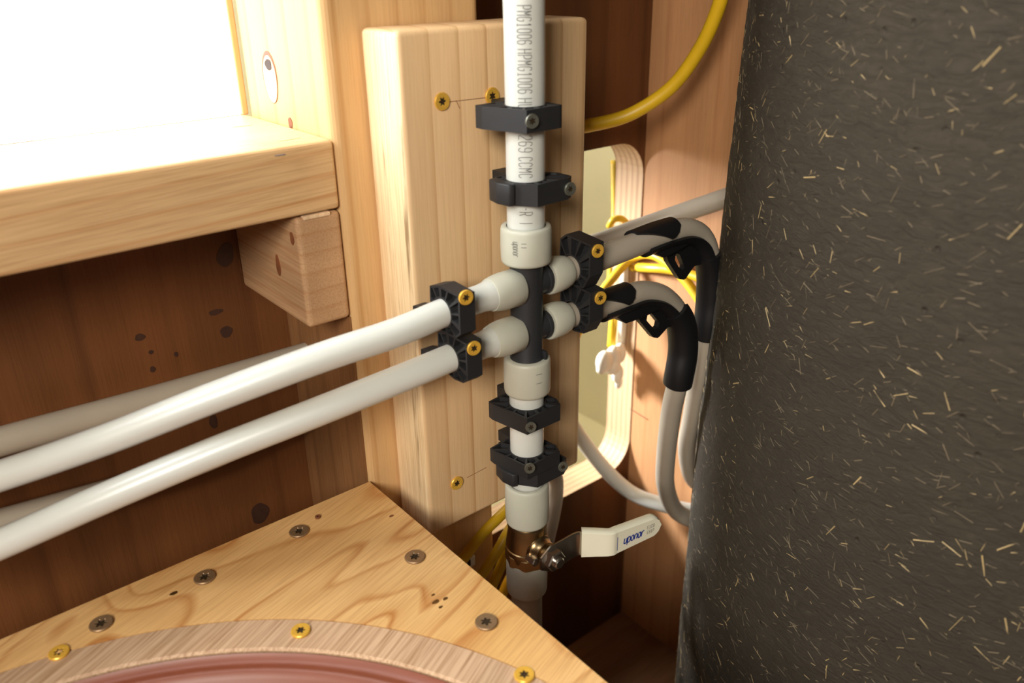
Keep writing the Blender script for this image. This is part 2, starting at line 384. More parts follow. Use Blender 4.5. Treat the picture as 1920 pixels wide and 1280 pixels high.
k4 = oval('knot', on(0, XP0, 545, 231), (0, .0025, 0), (0, 0, .0035), (-1, 0, 0), .0004, M['knot'], None)
k5 = oval('knot_hole', on(0, XP0, 425, 480), (0, .004, 0), (0, 0, .007), (-1, 0, 0), .0004, M['knotdark'], None)
adopt(post, k1, k2, k3, k4); bpy.data.objects.remove(k5)

ZS1, ZS0 = -.0585, -.0985
shelf = thing('window_sill', 'thick pale pine sill board under the bright window, brilliantly lit on top', 'sill', (-.4, .09, ZS0))
sb = link('board', box_bm(-1.0, XP0-.0004, YP+.0005, .1595, ZS0, ZS1, .0025, 3), M['shelf'])
adopt(shelf, sb)
for (px, py, a, b_) in ((526, 291, .003, .0016), (456, 236, .006, .0012), (540, 262, .007, .0009)):
    adopt(shelf, oval('chip', on(2, ZS1, px, py), (a, 0, 0), (0, b_, 0), (0, 0, 1), .0003, M['knotdark'] if a < .004 else M['plug'], None))
bat = thing('support_batten', 'short pine batten end on under the sill, butting against the post', 'batten', (-.036, .09, -.168))
b1 = link('timber', box_bm(-.0507, XP0-.0005, YP+.001, YW-.0002, -.1683, ZS0-.0012, .003, 4), M['batten'])
sp = bmesh.new(); box_bm(-.046, -.029, YP+.0003, YP+.012, ZS0-.0030, ZS0-.0006, .0006, 2, sp)
b2 = link('splinter', sp, M['plug'])
adopt(bat, b1, b2)
for (px, py, ry, rz, mt) in ((425, 480, .005, .007, 'knotdark'), (449, 498, .0025, .006, 'knot'), (522, 497, .003, .007, 'knot'), (548, 447, .0025, .004, 'knot')):
    if px > 440:
        adopt(bat, oval('knot', on(0, -.0507, px, py), (0, ry, 0), (0, 0, rz), (-1, 0, 0), .0003, M[mt], None))
oval('knot', on(1, YW, 423, 478), (.006, 0, .002), (0, 0, .008), (0, -1, 0), .0003, M['wallknot'], wb)

# screws ------------------------------------------------------------
def screw_bm(c, axis, R, up=(0, 0, 1), depth=.0016, tilt=0, cone=True):
    """countersunk head with a six-lobed recess; axis points out of the surface; c = head centre"""
    bm = bmesh.new(); a, u, v = frame_from(axis); c = Vector(c); n = 48
    def P(r, k, t): an = 2*math.pi*k/n+tilt; return c+(u*math.cos(an)+v*math.sin(an))*r+a*t
    star = lambda k: R*(.40+.105*math.cos(6*2*math.pi*k/n))
    rows = [[bm.verts.new(P(R*.97, k, -.0012)) for k in range(n)], [bm.verts.new(P(R, k, -.0002)) for k in range(n)], [bm.verts.new(P(R*.93, k, .0003)) for k in range(n)],
            [bm.verts.new(P(star(k)*1.08, k, .0002)) for k in range(n)], [bm.verts.new(P(star(k), k, -.0002)) for k in range(n)], [bm.verts.new(P(star(k)*.85, k, -.0008)) for k in range(n)]]
    for ri, (A, B) in enumerate(zip(rows, rows[1:])):
        for k in range(n):
            f = bm.faces.new((A[k], A[(k+1) % n], B[(k+1) % n], B[k])); f.material_index = 1 if ri >= 4 else 0
    f = bm.faces.new(rows[-1]); f.material_index = 1
    return bm
def screw(c, axis, R, mat, root, tilt=None, name='screw'):
    c = Vector(c)+Vector(axis).normalized()*.0009
    bm = screw_bm(c, axis, R, tilt=random.random()*6 if tilt is None else tilt)
    bm.normal_update()
    me = bpy.data.meshes.new(name)
    # normals outwards along axis
    bmesh.ops.recalc_face_normals(bm, faces=bm.faces[:])
    top = max(bm.faces, key=lambda f: f.normal.dot(Vector(axis).normalized()))
    s = sum(f.normal.dot(Vector(axis))*f.calc_area() for f in bm.faces)
    if s < 0: bmesh.ops.reverse_faces(bm, faces=bm.faces[:])
    bm.to_mesh(me); bm.free(); me.materials.append(mat); me.materials.append(M['pit'])
    o = bpy.data.objects.new(name, me); C.objects.link(o); adopt(root, o); return o

# block --------------------------------------------------------------
block = thing('mounting_block', 'upright planed pine block with rounded edges carrying the pipe manifold', 'block', (.07, .02, -.3254))
bmb = box_bm(0, .140, 0, YP-.0003, -.3254, 0, .0035, 4)
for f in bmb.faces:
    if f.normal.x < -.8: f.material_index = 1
bo = link('timber', bmb, [M['block'], M['blockside']], autosm=50); adopt(block, bo)
for px, py in ((828, 190), (922, 180), (856, 905)):
    screw(on(1, -.0001, px, py), (0, -1, 0), .0050, M['yscrew'], block)
l1 = link('pencil_line', tube([on(1, -.00005, 842, 191), on(1, -.00005, 912, 183)], .00018, 6, 1), M['knot']); adopt(block, l1)
l2 = link('pencil_line', tube([on(1, -.00005, 855, 188), on(1, -.00005, 862, 203)], .00018, 6, 1), M['knot']); adopt(block, l2)
l3 = link('pencil_line', tube([on(1, -.00005, 876, 895), on(1, -.00005, 912, 876)], .00018, 6, 1), M['knot']); adopt(block, l3)

# plywood board with a round opening -----------------------------------
BZ = -.290; BC = (-.2915, -.2404); RO, RI = .257, .2355
def arc(c, r, a0, a1, n): return [(c[0]+r*math.cos(a0+(a1-a0)*k/n), c[1]+r*math.sin(a0+(a1-a0)*k/n)) for k in range(n+1)]
board = thing('corner_board', 'triangular plywood corner board with six bronze screws around a round opening', 'board', (-.1, -.05, BZ-.018))
xr, yb = XP0-.0004, YP-.0004
a_s = math.asin(min(1, (yb-BC[1]-.004)/RO)) if False else None
th0 = math.radians(-35); th1 = math.radians(125)
outer_pts = []
A = arc(BC, RO, th0, th1, 90)
# walk the square outline at matching angles: quads between arc and outline
def outl(a):
    dx, dy = math.cos(a), math.sin(a)
    t = 9
    if dx > 1e-6: t = min(t, (xr-BC[0])/dx)
    if dy > 1e-6: t = min(t, (yb-BC[1])/dy)
    return t
ca = math.atan2(yb-BC[1], xr-BC[0])
angs = sorted([th0+(th1-th0)*k/90 for k in range(91)]+[ca])
bm = bmesh.new(); rows = []
for a in angs:
    t = max(outl(a), RO+.0002); dx, dy = math.cos(a), math.sin(a)
    rows.append([bm.verts.new((BC[0]+dx*r, BC[1]+dy*r, z)) for r, z in ((RO, BZ), (t, BZ), (t, BZ-.018), (RO, BZ-.018))])
for A_, B_ in zip(rows, rows[1:]):
    for i in range(4): bm.faces.new((A_[i], A_[(i+1) % 4], B_[(i+1) % 4], B_[i]))
bm.faces.new(rows[0]); bm.faces.new(rows[-1])
bd = link('panel', bm, M['board']); adopt(board, bd)
for px, py in ((561, 997), (384, 1083), (190, 1170), (778, 1045), (912, 1167)):
    screw(on(2, BZ+.0001, px, py), (0, 0, 1), .0062, M['bscrew'], board)
screw(on(2, BZ+.0001, 596, 970), (0, 0, 1), .0018, M['knot'], board)
for px, py, s in ((1.92, 0, 0),):
    pass
for px, py, a in ((817, 1128, .0022), (835, 1122, .0016), (826, 1138, .0013), (812, 1115, .0012), (734, 967, .0016), (326, 1112, .0022)):
    adopt(board, oval('glue_spot', on(2, BZ, px, py), (a, 0, 0), (0, a*.6, 0), (0, 0, 1), .0002, M['knot'] if px > 330 and px < 760 else M['brass'], None))
ring = thing('opening_ring', 'curved plywood rim band with three yellow screws around the terracotta basin', 'rim', (BC[0], BC[1], BZ-.018))
rg = bmesh.new(); rows = []
for k in range(121):
    a = th0+(th1-th0)*k/120
    rows.append([rg.verts.new((BC[0]+math.cos(a)*r, BC[1]+math.sin(a)*r, z)) for r, z in ((RI+.0012, BZ-.0004), (RO-.0005, BZ-.0004), (RO-.0005, BZ-.018), (RI, BZ-.018), (RI, BZ-.0016))])
for A_, B_ in zip(rows, rows[1:]):
    for i in range(5): rg.faces.new((A_[i], A_[(i+1) % 5], B_[(i+1) % 5], B_[i]))
rgo = link('band', rg, M['ring']); adopt(ring, rgo)
for px, py in ((111, 1224), (564, 1183), (983, 1266)):
    screw(on(2, BZ-.0002, px, py), (0, 0, 1), .0052, M['yscrew'], ring)
basin = thing('basin', 'glossy terracotta-coloured round basin set into the plywood opening', 'basin', (BC[0], BC[1], BZ-.16))
prof = [(0, RI-.0008), (-.0028, RI-.0030), (-.0036, RI-.0055), (-.0024, RI-.0080), (-.0030, RI-.0100), (-.0065, RI-.0122), (-.014, RI-.018), (-.030, RI-.030), (-.07, RI-.055), (-.12, RI-.10), (-.14, .06), (-.142, .002)]
prof = [(z-.0022, r) for z, r in prof]
prof += [(-.150, .002), (-.150, .07), (-.125, RI-.09), (-.07, RI-.045), (-.02, RI-.010), (-.006, RI-.0008), (-.0022, RI-.0008)]
bw = link('bowl', lathe(prof, (BC[0], BC[1], BZ), (0, 0, 1), 160, cap=False), M['terra'], smooth=True); adopt(basin, bw)

# ------------------------------------------------------------------ clay column with straw
def polar(head, dist): return Vector((CAM.x+dist*math.sin(head), CAM.y+dist*math.cos(head)))
CR, CT = .28, .62
hs = math.radians(53.55)
cc = polar(hs+math.atan(CR/CT), math.hypot(CR, CT))
clay = thing('clay_column', 'rounded dark grey clay column flecked with chopped straw, filling the right side', 'column', (cc.x, cc.y, -.70))
bm = bmesh.new(); n = 220; H = 260; rows = []
from mathutils import noise as mnoise
def clay_r(a, z):
    p = Vector((math.cos(a)*CR, math.sin(a)*CR, z))
    return CR - .006*max(0, min(1.3, (z+.30)/.30)) + .0025*mnoise.noise(p*7) + .0011*mnoise.noise(p*38) + .0005*mnoise.noise(p*120)
a0 = math.atan2(CAM.y-cc.y, CAM.x-cc.x)
# full circle, finer towards the visible side
an = []
for k in range(n):
    u = k/n*2-1; an.append(a0+math.pi*(.55*u+.45*u**3))
for j in range(H+1):
    z = -.70+1.1*j/H
    rows.append([bm.verts.new((cc.x+math.cos(a)*clay_r(a, z), cc.y+math.sin(a)*clay_r(a, z), z)) for a in an])
for A_, B_ in zip(rows, rows[1:]):
    for i in range(n): bm.faces.new((A_[i], A_[(i+1) % n], B_[(i+1) % n], B_[i]))
bm.faces.new(rows[0]); bm.faces.new(rows[-1])
co = link('clay', bm, M['clay'], smooth=True); adopt(clay, co)
bm = bmesh.new()
def add_straw(a, z, ang, L, wd, lift):
    r = clay_r(a, z)+lift; nrm = Vector((math.cos(a), math.sin(a), 0)); tz = Vector((0, 0, 1)); tt = Vector((-math.sin(a), math.cos(a), 0))
    c = Vector((cc.x, cc.y, z))+nrm*r
    d = tt*math.cos(ang)+tz*math.sin(ang); s = nrm.cross(d)
    d2 = (d+nrm*random.uniform(-.10, .10)).normalized()
    e0, e1 = c-d2*L/2, c+d2*L/2
    vs = [bm.verts.new(p) for p in (e0-s*wd, e0+s*wd, e1+s*wd, e1-s*wd, e0+nrm*wd*.8, e1+nrm*wd*.8)]
    for q in ((0, 4, 5, 3), (4, 1, 2, 5), (0, 1, 4), (3, 5, 2)): bm.faces.new([vs[i] for i in q])
vis = math.acos(CR/math.hypot(CR, CT))
for i in range(3600):
    a = a0+random.uniform(-1, 1)*vis*1.02; z = random.uniform(-.68, .16)
    # straw clumps
    if mnoise.noise(Vector((a*3, z*9, 2))) + random.uniform(-.25, .5) < .05: continue
    big = random.random()
    L = random.uniform(.003, .007) if big < .75 else random.uniform(.007, .0125)
    add_straw(a, z, random.gauss(.0, .9), L, random.uniform(.00012, .00026) if big < .85 else random.uniform(.0003, .00045), random.uniform(-.0003, .0001))
st = link('straw', bm, M['straw']); st['kind'] = 'stuff'; adopt(clay, st)
bm = bmesh.new()
for i in range(9000):
    a = a0+random.uniform(-1, 1)*vis*1.02; z = random.uniform(-.68, .16)
    add_straw(a, z, random.gauss(0, .7), random.uniform(.003, .011), random.uniform(.00010, .00022), random.uniform(-.0003, .00005))
st = link('dull_straw', bm, M['dullstraw']); st['kind'] = 'stuff'; adopt(clay, st)

# ------------------------------------------------------------------ stroke lettering (dot-printer style)
G = {'P': [[(0, 0), (0, 1), (.7, 1), (1, .85), (1, .6), (.7, .45), (0, .45)]],
 'M': [[(0, 0), (0, 1), (.5, .5), (1, 1), (1, 0)]],
 'G': [[(1, .85), (.75, 1), (.25, 1), (0, .8), (0, .2), (.25, 0), (.75, 0), (1, .2), (1, .45), (.5, .45)]],
 '1': [[(.2, .8), (.5, 1), (.5, 0)], [(.1, 0), (.9, 0)]],
 '0': [[(.25, 0), (0, .2), (0, .8), (.25, 1), (.75, 1), (1, .8), (1, .2), (.75, 0), (.25, 0)]],
 '6': [[(1, .85), (.75, 1), (.25, 1), (0, .8), (0, .2), (.25, 0), (.75, 0), (1, .2), (1, .4), (.75, .55), (0, .55)]],
 '9': [[(0, .15), (.25, 0), (.75, 0), (1, .2), (1, .8), (.75, 1), (.25, 1), (0, .8), (0, .6), (.25, .45), (1, .45)]],
 '8': [[(.25, .5), (0, .7), (0, .85), (.25, 1), (.75, 1), (1, .85), (1, .7), (.75, .5), (.25, .5), (0, .3), (0, .15), (.25, 0), (.75, 0), (1, .15), (1, .3), (.75, .5)]],
 '2': [[(0, .8), (.25, 1), (.75, 1), (1, .8), (1, .6), (0, .15), (0, 0), (1, 0)]],
 'H': [[(0, 0), (0, 1)], [(1, 0), (1, 1)], [(0, .5), (1, .5)]],
 'U': [[(0, 1), (0, .2), (.25, 0), (.75, 0), (1, .2), (1, 1)]],
 'C': [[(1, .8), (.75, 1), (.25, 1), (0, .8), (0, .2), (.25, 0), (.75, 0), (1, .2)]],
 'R': [[(0, 0), (0, 1), (.7, 1), (1, .85), (1, .6), (.7, .45), (0, .45)], [(.5, .45), (1, 0)]],
 'E': [[(1, 1), (0, 1), (0, 0), (1, 0)], [(0, .5), (.8, .5)]],
 '-': [[(.1, .5), (.9, .5)]], 'I': [[(.5, 0), (.5, 1)]], ' ': [],
 'u': [[(0, .7), (0, .15), (.25, 0), (.7, 0), (1, .15)], [(1, .7), (1, 0)]],
 'p': [[(0, -.3), (0, .7), (.75, .7), (1, .5), (1, .2), (.75, 0), (0, 0)]],
 'o': [[(.25, 0), (0, .2), (0, .5), (.25, .7), (.75, .7), (1, .5), (1, .2), (.75, 0), (.25, 0)]],
 'n': [[(0, 0), (0, .7)], [(0, .5), (.3, .7), (.75, .7), (1, .5), (1, 0)]],
 'r': [[(0, 0), (0, .7)], [(0, .45), (.35, .7), (.9, .7)]]}
def lettering(text, fn, adv, cw, h, stroke, bm=None):
    """fn(u,v) -> surface point; u along the text, v up the letters"""
    bm = bm or bmesh.new()
    for i, ch in enumerate(text):
        for line in G[ch]:
            pts = []
            for (a, b_), (c_, d_) in zip(line, line[1:]):
                for k in range(4): t = k/4; pts.append((i*adv+(a+(c_-a)*t)*cw, (b_+(d_-b_)*t)*h))
            pts.append((i*adv+line[-1][0]*cw, line[-1][1]*h))
            prev = None
            for k, (u, v) in enumerate(pts):
                p0 = pts[max(k-1, 0)]; p1 = pts[min(k+1, len(pts)-1)]
                dx, dy = p1[0]-p0[0], p1[1]-p0[1]; L = math.hypot(dx, dy) or 1; nx, ny = -dy/L*stroke/2, dx/L*stroke/2
                A_ = bm.verts.new(fn(u+nx, v+ny)); B_ = bm.verts.new(fn(u-nx, v-ny))
                if prev: bm.faces.new((prev[0], prev[1], B_, A_))
                prev = (A_, B_)
    return bm

# ------------------------------------------------------------------ main riser
MX, MY, MR = .0597, -.033, .0112
def zc(px, py, Y=MY): return on(1, Y, px, py).z
to_cam = math.atan2(CAM.y-MY, CAM.x-MX)          # direction of the camera seen from the riser
def cyl_down(z_start, off, r):
    # text runs down, letter tops to the picture's right
    def fn(u, v):
        a = to_cam + off + v/r; z = z_start-u; dx = -.0009*max(0, min(1, (z+.02)/.12)) if z > -.02 else 0
        return Vector((MX+dx+math.cos(a)*r, MY+math.sin(a)*r, z))
    return fn
riser = thing('riser_pipe', 'thick upright milky plastic water pipe printed with dark lettering, above the black manifold', 'pipe', (MX, MY, -.13))
zt = zc(988, 421)
def riser_r(t): return .0122 if t < .25 else .0122-(.0122-MR)*min(1, (t-.25)/.10)
bm = tube([(MX-.0009, MY, .20), (MX-.0009, MY, .10), (MX-.0003, MY, .02), (MX, MY, -.02), (MX, MY, -.06), (MX, MY, -.10), (MX, MY, zt-.02)], MR, 48, 10)
adopt(riser, link('pipe', bm, M['pex'], smooth=True))
rt = MR+.00012
def pipe_text(s, z0, z1, parent, off=None, h=.0076, stroke=.00038):
    adv = (z0-z1)/len(s); o = -h/2/rt if off is None else off
    adopt(parent, link('lettering', lettering(s, cyl_down(z0, o, rt), adv, adv*.64, h, stroke), M['ink']))
zz = lambda y: on(1, MY-.008, 988, y).z
pipe_text('PMG1006', zz(10), zz(86), riser); pipe_text('HPMG1006', zz(92), zz(178), riser); pipe_text('HU', zz(184), zz(207), riser)
pipe_text('1269', zz(242), zz(288), riser); pipe_text('CCMC', zz(294), zz(336), riser); pipe_text('-R I', zz(388), zz(424), riser)
low = thing('lower_riser_pipe', 'upright milky plastic pipe between black manifold and brass valve', 'pipe', (MX, MY, -.30))
adopt(low, link('pipe', lathe([(0, MR), (zc(988, 668)-.002-zc(988, 940), MR)], (MX-.0006, MY, zc(988, 940)), (0, 0, 1)), M['pex'], autosm=50))
pipe_text('I', zz(744), zz(756), low, h=.007); pipe_text('E', zz(758), zz(770), low, h=.007); pipe_text('1006', zz(820), zz(850), low, h=.008); pipe_text('8', zz(911), zz(920), low, h=.007)
tail = thing('tail_pipe', 'milky plastic pipe dropping from the brass valve behind the plywood board', 'pipe', (MX, MY, -.70))
adopt(tail, link('pipe', lathe([(0, MR), (zc(984, 1080)+.70, MR)], (MX-.002, MY, -.70), (0, 0, 1)), M['pexdim'], autosm=50))

def ring_v(name, cx, z1, z0, r, parent, taper=0, rin=None):
    L = z1-z0; n_ = [(0, MR+.0006), (0, r*.93-taper), (.0006, r*.97-taper), (.0022, r-taper), (L*.5, r+.0002), (L-.0022, r), (L-.0007, r*.975), (L, r*.94), (L, rin or MR+.0006)]
    o = link(name, lathe(n_, (cx, MY, z0), (0, 0, 1), 64, cap=False), M['pexring'], autosm=55); adopt(parent, o); return o
man = thing('manifold', 'black cross manifold with six white expansion rings at the middle of the block', 'fitting', (MX, MY, -.19))
zb1, zb0 = zc(991, 480), zc(988, 668)-.0025
bmm = lathe([(0, .0085), (0, .0108), (.003, .0108), (.005, .0101), (zb1-zb0-.004, .0101), (zb1-zb0, .0106)], (MX, MY, zb0), (0, 0, 1), 56)
ZU, ZL = -.1462, -.1765
for z in (ZU, ZL):
    lathe([(-.016, .0090), (-.0125, .0090), (-.0122, .0085), (.0122, .0085), (.0125, .0095), (.014, .0095), (.0142, .0085), (.0155, .0085)], (MX, MY, z), (1, 0, 0), 36, bmm)
box_bm(MX-.0008+.006, MX+.0012+.006, MY-.0115, MY-.006, zb0+.001, zb0+.008, .0003, 2, bmm)
adopt(man, link('body', bmm, M['body'], autosm=45))
ztop0 = zc(988, 489); zlow1, zlow0 = zc(988, 668), zc(988, 732)
r_top = ring_v('ring', MX, zt, ztop0, .0152, man); r_bot = ring_v('ring', MX, zlow1, zlow0, .0149, man, .0, .0095)
def ring_h(x0, x1, z, parent):
    # x0 = end at the body, x1 = far end
    d = 1 if x1 > x0 else -1; L = abs(x1-x0)
    n_ = [(0, .0086), (0, .0108), (.0009, .0114), (L*.5, .0114), (L*.74, .0110), (L*.95, .0101), (L, .0097), (L, .0086)]
    o = link('ring', lathe(n_, (x0, MY, z), (d, 0, 0), 56, cap=False), M['pexring'], autosm=50); adopt(parent, o); return o
ring_h(MX-.0075, MX-.0285, ZU, man); ring_h(MX-.0075, MX-.0285, ZL, man)
ring_h(MX+.0155, MX+.0325, ZU+.0005, man); ring_h(MX+.0155, MX+.0325, ZL, man)
# faint print on the rings
def ring_text(s, z0, z1, r, off, h, parent, mat='ink'):
    adv = (z0-z1)/len(s)
    adopt(parent, link('lettering', lettering(s, cyl_down(z0, off, r+.00015), adv, adv*.7, h, .00035), M[mat]))
ring_text('uponor', zt-.006, ztop0+.007, .0154, -.52, .004, r_top); ring_text('II', zt-.006, ztop0+.012, .0154, -.18, .003, r_top)
ring_text('II', zlow1-.004, zlow0+.008, .0151, .38, .004, r_bot, 'ink')

# branch pipes ---------------------------------------------------------
def flare(x):   # expanded end near the ring
    return .0081
def P3(px, py, Y): return on(1, Y, px, py)
pr_ = .0082
def branch(name, label, pts, mat='pex', group=None, r=pr_, end_r=None, n=28):
    t = thing(name, label, 'pipe', pts[0], 'thin branch pipes')
    f = (lambda s: r+(end_r-r)*max(0, min(1, (s-.93)/.05))) if end_r else r
    adopt(t, link('pipe', tube(pts, f, n, 10), M[mat], smooth=True)); return t
xe = MX-.026
ul = [P3(-260, 975, .085), P3(0, 892, .055), P3(200, 823, .026), P3(400, 745, .000), P3(600, 671, -.020), P3(740, 624, -.030), Vector((-.002, MY, ZU-.0018)), Vector((.017, MY, ZU-.0004)), Vector((xe, MY, ZU))]
branch('branch_pipe', 'upper of the two bright milky pipes running left from the manifold', ul, end_r=.0091)
ll = [P3(-260, 1130, .075), P3(0, 1020, .045), P3(200, 932, .020), P3(400, 848, .000), P3(600, 770, -.018), P3(760, 706, -.029), Vector((.002, MY, ZL-.0010)), Vector((.019, MY, ZL-.0003)), Vector((xe, MY, ZL))]
branch('branch_pipe', 'lower of the two bright milky pipes running left from the manifold', ll, end_r=.0091)
bu = [P3(-260, 905, .112), P3(0, 828, .112), P3(300, 745, .112), P3(600, 657, .112), P3(680, 633, .112)]
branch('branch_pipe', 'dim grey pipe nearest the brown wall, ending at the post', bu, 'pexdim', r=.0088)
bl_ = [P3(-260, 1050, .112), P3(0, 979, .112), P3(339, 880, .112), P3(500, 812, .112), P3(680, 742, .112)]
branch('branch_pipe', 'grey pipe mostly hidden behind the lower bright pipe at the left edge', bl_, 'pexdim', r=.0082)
xf = MX+.029
ru = [Vector((xf, MY, ZU+.0006)), P3(1110, 490, MY), P3(1180, 463, MY), P3(1240, 440, MY), P3(1287, 430, MY), P3(1318, 448, MY), P3(1333, 500, MY), P3(1333, 560, MY), P3(1326, 620, MY), P3(1312, 700, -.026), P3(1298, 780, -.010), P3(1288, 840, .010), on(0, .325, 1297, 893), on(0, .345, 1325, 915)]
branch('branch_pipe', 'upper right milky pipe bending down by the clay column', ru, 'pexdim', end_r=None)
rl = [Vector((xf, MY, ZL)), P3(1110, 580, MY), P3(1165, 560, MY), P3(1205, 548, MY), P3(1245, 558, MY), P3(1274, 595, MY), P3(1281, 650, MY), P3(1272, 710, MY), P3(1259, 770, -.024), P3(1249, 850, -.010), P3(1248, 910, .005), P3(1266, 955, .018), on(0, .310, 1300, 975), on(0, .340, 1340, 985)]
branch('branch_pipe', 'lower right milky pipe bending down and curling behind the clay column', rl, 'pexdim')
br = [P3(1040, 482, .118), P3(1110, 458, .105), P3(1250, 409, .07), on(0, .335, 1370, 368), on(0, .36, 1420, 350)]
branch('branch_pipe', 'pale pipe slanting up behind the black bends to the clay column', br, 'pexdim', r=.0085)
t1 = [P3(1040, 745, .150), P3(1085, 815, .135), P3(1135, 880, .12), P3(1185, 924, .10), on(0, .325, 1240, 945), on(0, .342, 1300, 958), on(0, .352, 1330, 960)]
branch('branch_pipe', 'pale blue-lit pipe sagging from the wall opening to the clay column', t1, 'pex', r=.0078)
t2 = [P3(1000, 850, .055), P3(1036, 885, .055), P3(1040, 925, .050), P3(1034, 965, .045), P3(1024, 1010, .040), P3(1015, 1060, .04)]
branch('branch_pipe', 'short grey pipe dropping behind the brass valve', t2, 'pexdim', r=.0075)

# ------------------------------------------------------------------ pipe clamps
def clamp(label, group, centre, mapping, outline, hole_r, t0, t1, pocket_side, foot, screws, lug=None):
    """outline in plan (a,b) about the pipe centre; mapping(a,b,t) -> world. star-shaped ring with pockets sunk into one face."""
    root = thing('pipe_clamp', label, 'clamp', mapping(0, 0, (t0+t1)/2), 'black clamps on the pine block')
    bm = bmesh.new()
    def ro(a):
        d = Vector((math.cos(a), math.sin(a))); best = 1
        for i in range(len(outline)):
            p, q = Vector(outline[i]), Vector(outline[(i+1) % len(outline)]); e = q-p
            den = d.x*e.y-d.y*e.x
            if abs(den) < 1e-12: continue
            t = (p.x*e.y-p.y*e.x)/den; s = (p.x*d.y-p.y*d.x)/den
            if t > 0 and -1e-7 <= s <= 1+1e-7: best = min(best, t)
        return best
    base = [2*math.pi*k/72 for k in range(72)]
    cor = [math.atan2(b_, a) % (2*math.pi) for a, b_ in outline]
    base = [a for a in base if all(abs(a-c_) > .02 for c_ in cor)]
    an_ = sorted(base+cor); n = len(an_)
    top, bot = (t1, t0) if pocket_side > 0 else (t0, t1)
    def ringv(f, t):
        o = []
        for a in an_:
            R0, R1 = hole_r, ro(a); r = R0+(R1-R0)*f if f <= 1 else R1
            if f == 'i': r = R0
            o.append(bm.verts.new(mapping(math.cos(a)*r, math.sin(a)*r, t)))
        return o
    def ringabs(fn, t):
        return [bm.verts.new(mapping(math.cos(a)*fn(a), math.sin(a)*fn(a), t)) for a in an_]
    inn = lambda a: hole_r
    w1 = lambda a: hole_r+min(.0011, (ro(a)-hole_r)*.3)
    w2 = lambda a: ro(a)-min(.0013, (ro(a)-hole_r)*.3)
    Ti, T1, T2, To = ringabs(inn, top), ringabs(w1, top), ringabs(w2, top), ringabs(ro, top)
    Bi, Bo = ringabs(inn, bot), ringabs(ro, bot)
    pocket = []
    for i in range(n):
        j = (i+1) % n
        bm.faces.new((Ti[i], Ti[j], T1[j], T1[i])); f = bm.faces.new((T1[i], T1[j], T2[j], T2[i])); bm.faces.new((T2[i], T2[j], To[j], To[i]))
        bm.faces.new((To[i], To[j], Bo[j], Bo[i])); bm.faces.new((Ti[i], Ti[j], Bi[j], Bi[i])); bm.faces.new((Bi[i], Bi[j], Bo[j], Bo[i]))
        pocket.append((an_[i], f))
    # sink groups of cells
    cell = 2*math.pi/13; groups = {}
    for a, f in pocket:
        k = int(a/cell)
        wid = ro(a)-hole_r
        if (a-k*cell) > cell*.22 and wid > .0030: groups.setdefault(k, []).append(f)
    dv = (mapping(0, 0, bot)-mapping(0, 0, top)).normalized()*min(.0045, abs(t1-t0)*.6)
    for k, fs in groups.items():
        r = bmesh.ops.extrude_face_region(bm, geom=fs)
        vs = [v for v in r['geom'] if isinstance(v, bmesh.types.BMVert)]
        bmesh.ops.translate(bm, verts=vs, vec=dv)
        bmesh.ops.delete(bm, geom=fs, context='FACES_ONLY')
    adopt(root, link('clamp_body', bm, M['black']))
    if foot:
        adopt(root, link('foot', prism(foot, mapping, t0+abs(t1-t0)*.08, t1-abs(t1-t0)*.08, bev=.0004), M['black']))
    if lug:
        adopt(root, link('latch', prism(lug, mapping, t0+.0004, t1+.0003, bev=.0008), M['black'], autosm=40))
    for c_, ax, R, mt in screws: screw(c_, ax, R, M[mt], root)
    return root
def vmap(cx, cy=MY): return lambda a, b_, t: Vector((cx+a, cy+b_, t))
PA = [(-.0142, -.0170), (.0140, -.0170), (.0172, -.0095), (.0165, -.0010), (.0135, .0115), (-.0020, .0185), (-.0185, .0165), (-.0190, .0120)]
PA0 = [(-.0135, -.0172), (.0105, -.0172), (.0125, -.0165), (.0125, .0080), (.0080, .0150), (-.0100, .0165), (-.0225, .0160), (-.0225, .0100)]
PB = [(-.0058, -.0172), (.0180, -.0168), (.0228, -.0140), (.0225, -.0030), (.0165, .0060), (.0030, .0150), (-.0125, .0135), (-.0142, .0010), (-.0142, -.0055)]
FT = [(.0, .011), (.0110, .011), (.0110, .0326), (.001, .0326)]
LUG = [(-.0185, -.0070), (-.0150, -.0085), (-.0138, -.0040), (-.0138, .0125), (-.0180, .0115), (-.0200, .0020)]
gs = (0, -1, 0)
sY = -.0505
def sface(px, py, Y=sY): return on(1, Y, px, py)
clamp('black clamp with front grey screw, topmost on the upright pipe', None, None, vmap(MX), PA0, MR+.0001, -.0522, -.0398, 1, FT, [(sface(997, 227, -.0508), (-.25, -1, 0), .0040, 'gscrew')])
clamp('black hinged clamp with its latch at left, second down the upright pipe', None, None, vmap(MX), PB, MR+.0001, -.0938, -.0812, 1, FT, [(sface(1068, 354, -.0508), (-.1, -1, 0), .0040, 'gscrew')], LUG)
clamp('black clamp directly below the white ring under the manifold', None, None, vmap(MX-.0005), PA, MR+.0001, -.2392, -.2275, 1, FT, [(sface(995, 800, -.0508), (-.35, -1, .15), .0036, 'gscrew')])
clamp('upper black clamp of the stacked pair above the brass valve', None, None, vmap(MX-.0005), PA, MR+.0001, -.2728, -.2630, 1, FT, [(sface(993, 877, -.0508), (-.35, -1, .15), .0036, 'gscrew')])
clamp('lower black clamp of the stacked pair, with its screw at the right end', None, None, vmap(MX-.0005), PB, MR+.0001, -.2826, -.2730, 1, FT, [(sface(1055, 874, -.0508), (-.3, -1, .1), .0036, 'gscrew')], LUG)
def hmap(z): return lambda a, b_, t: Vector((t, MY+b_, z+a))
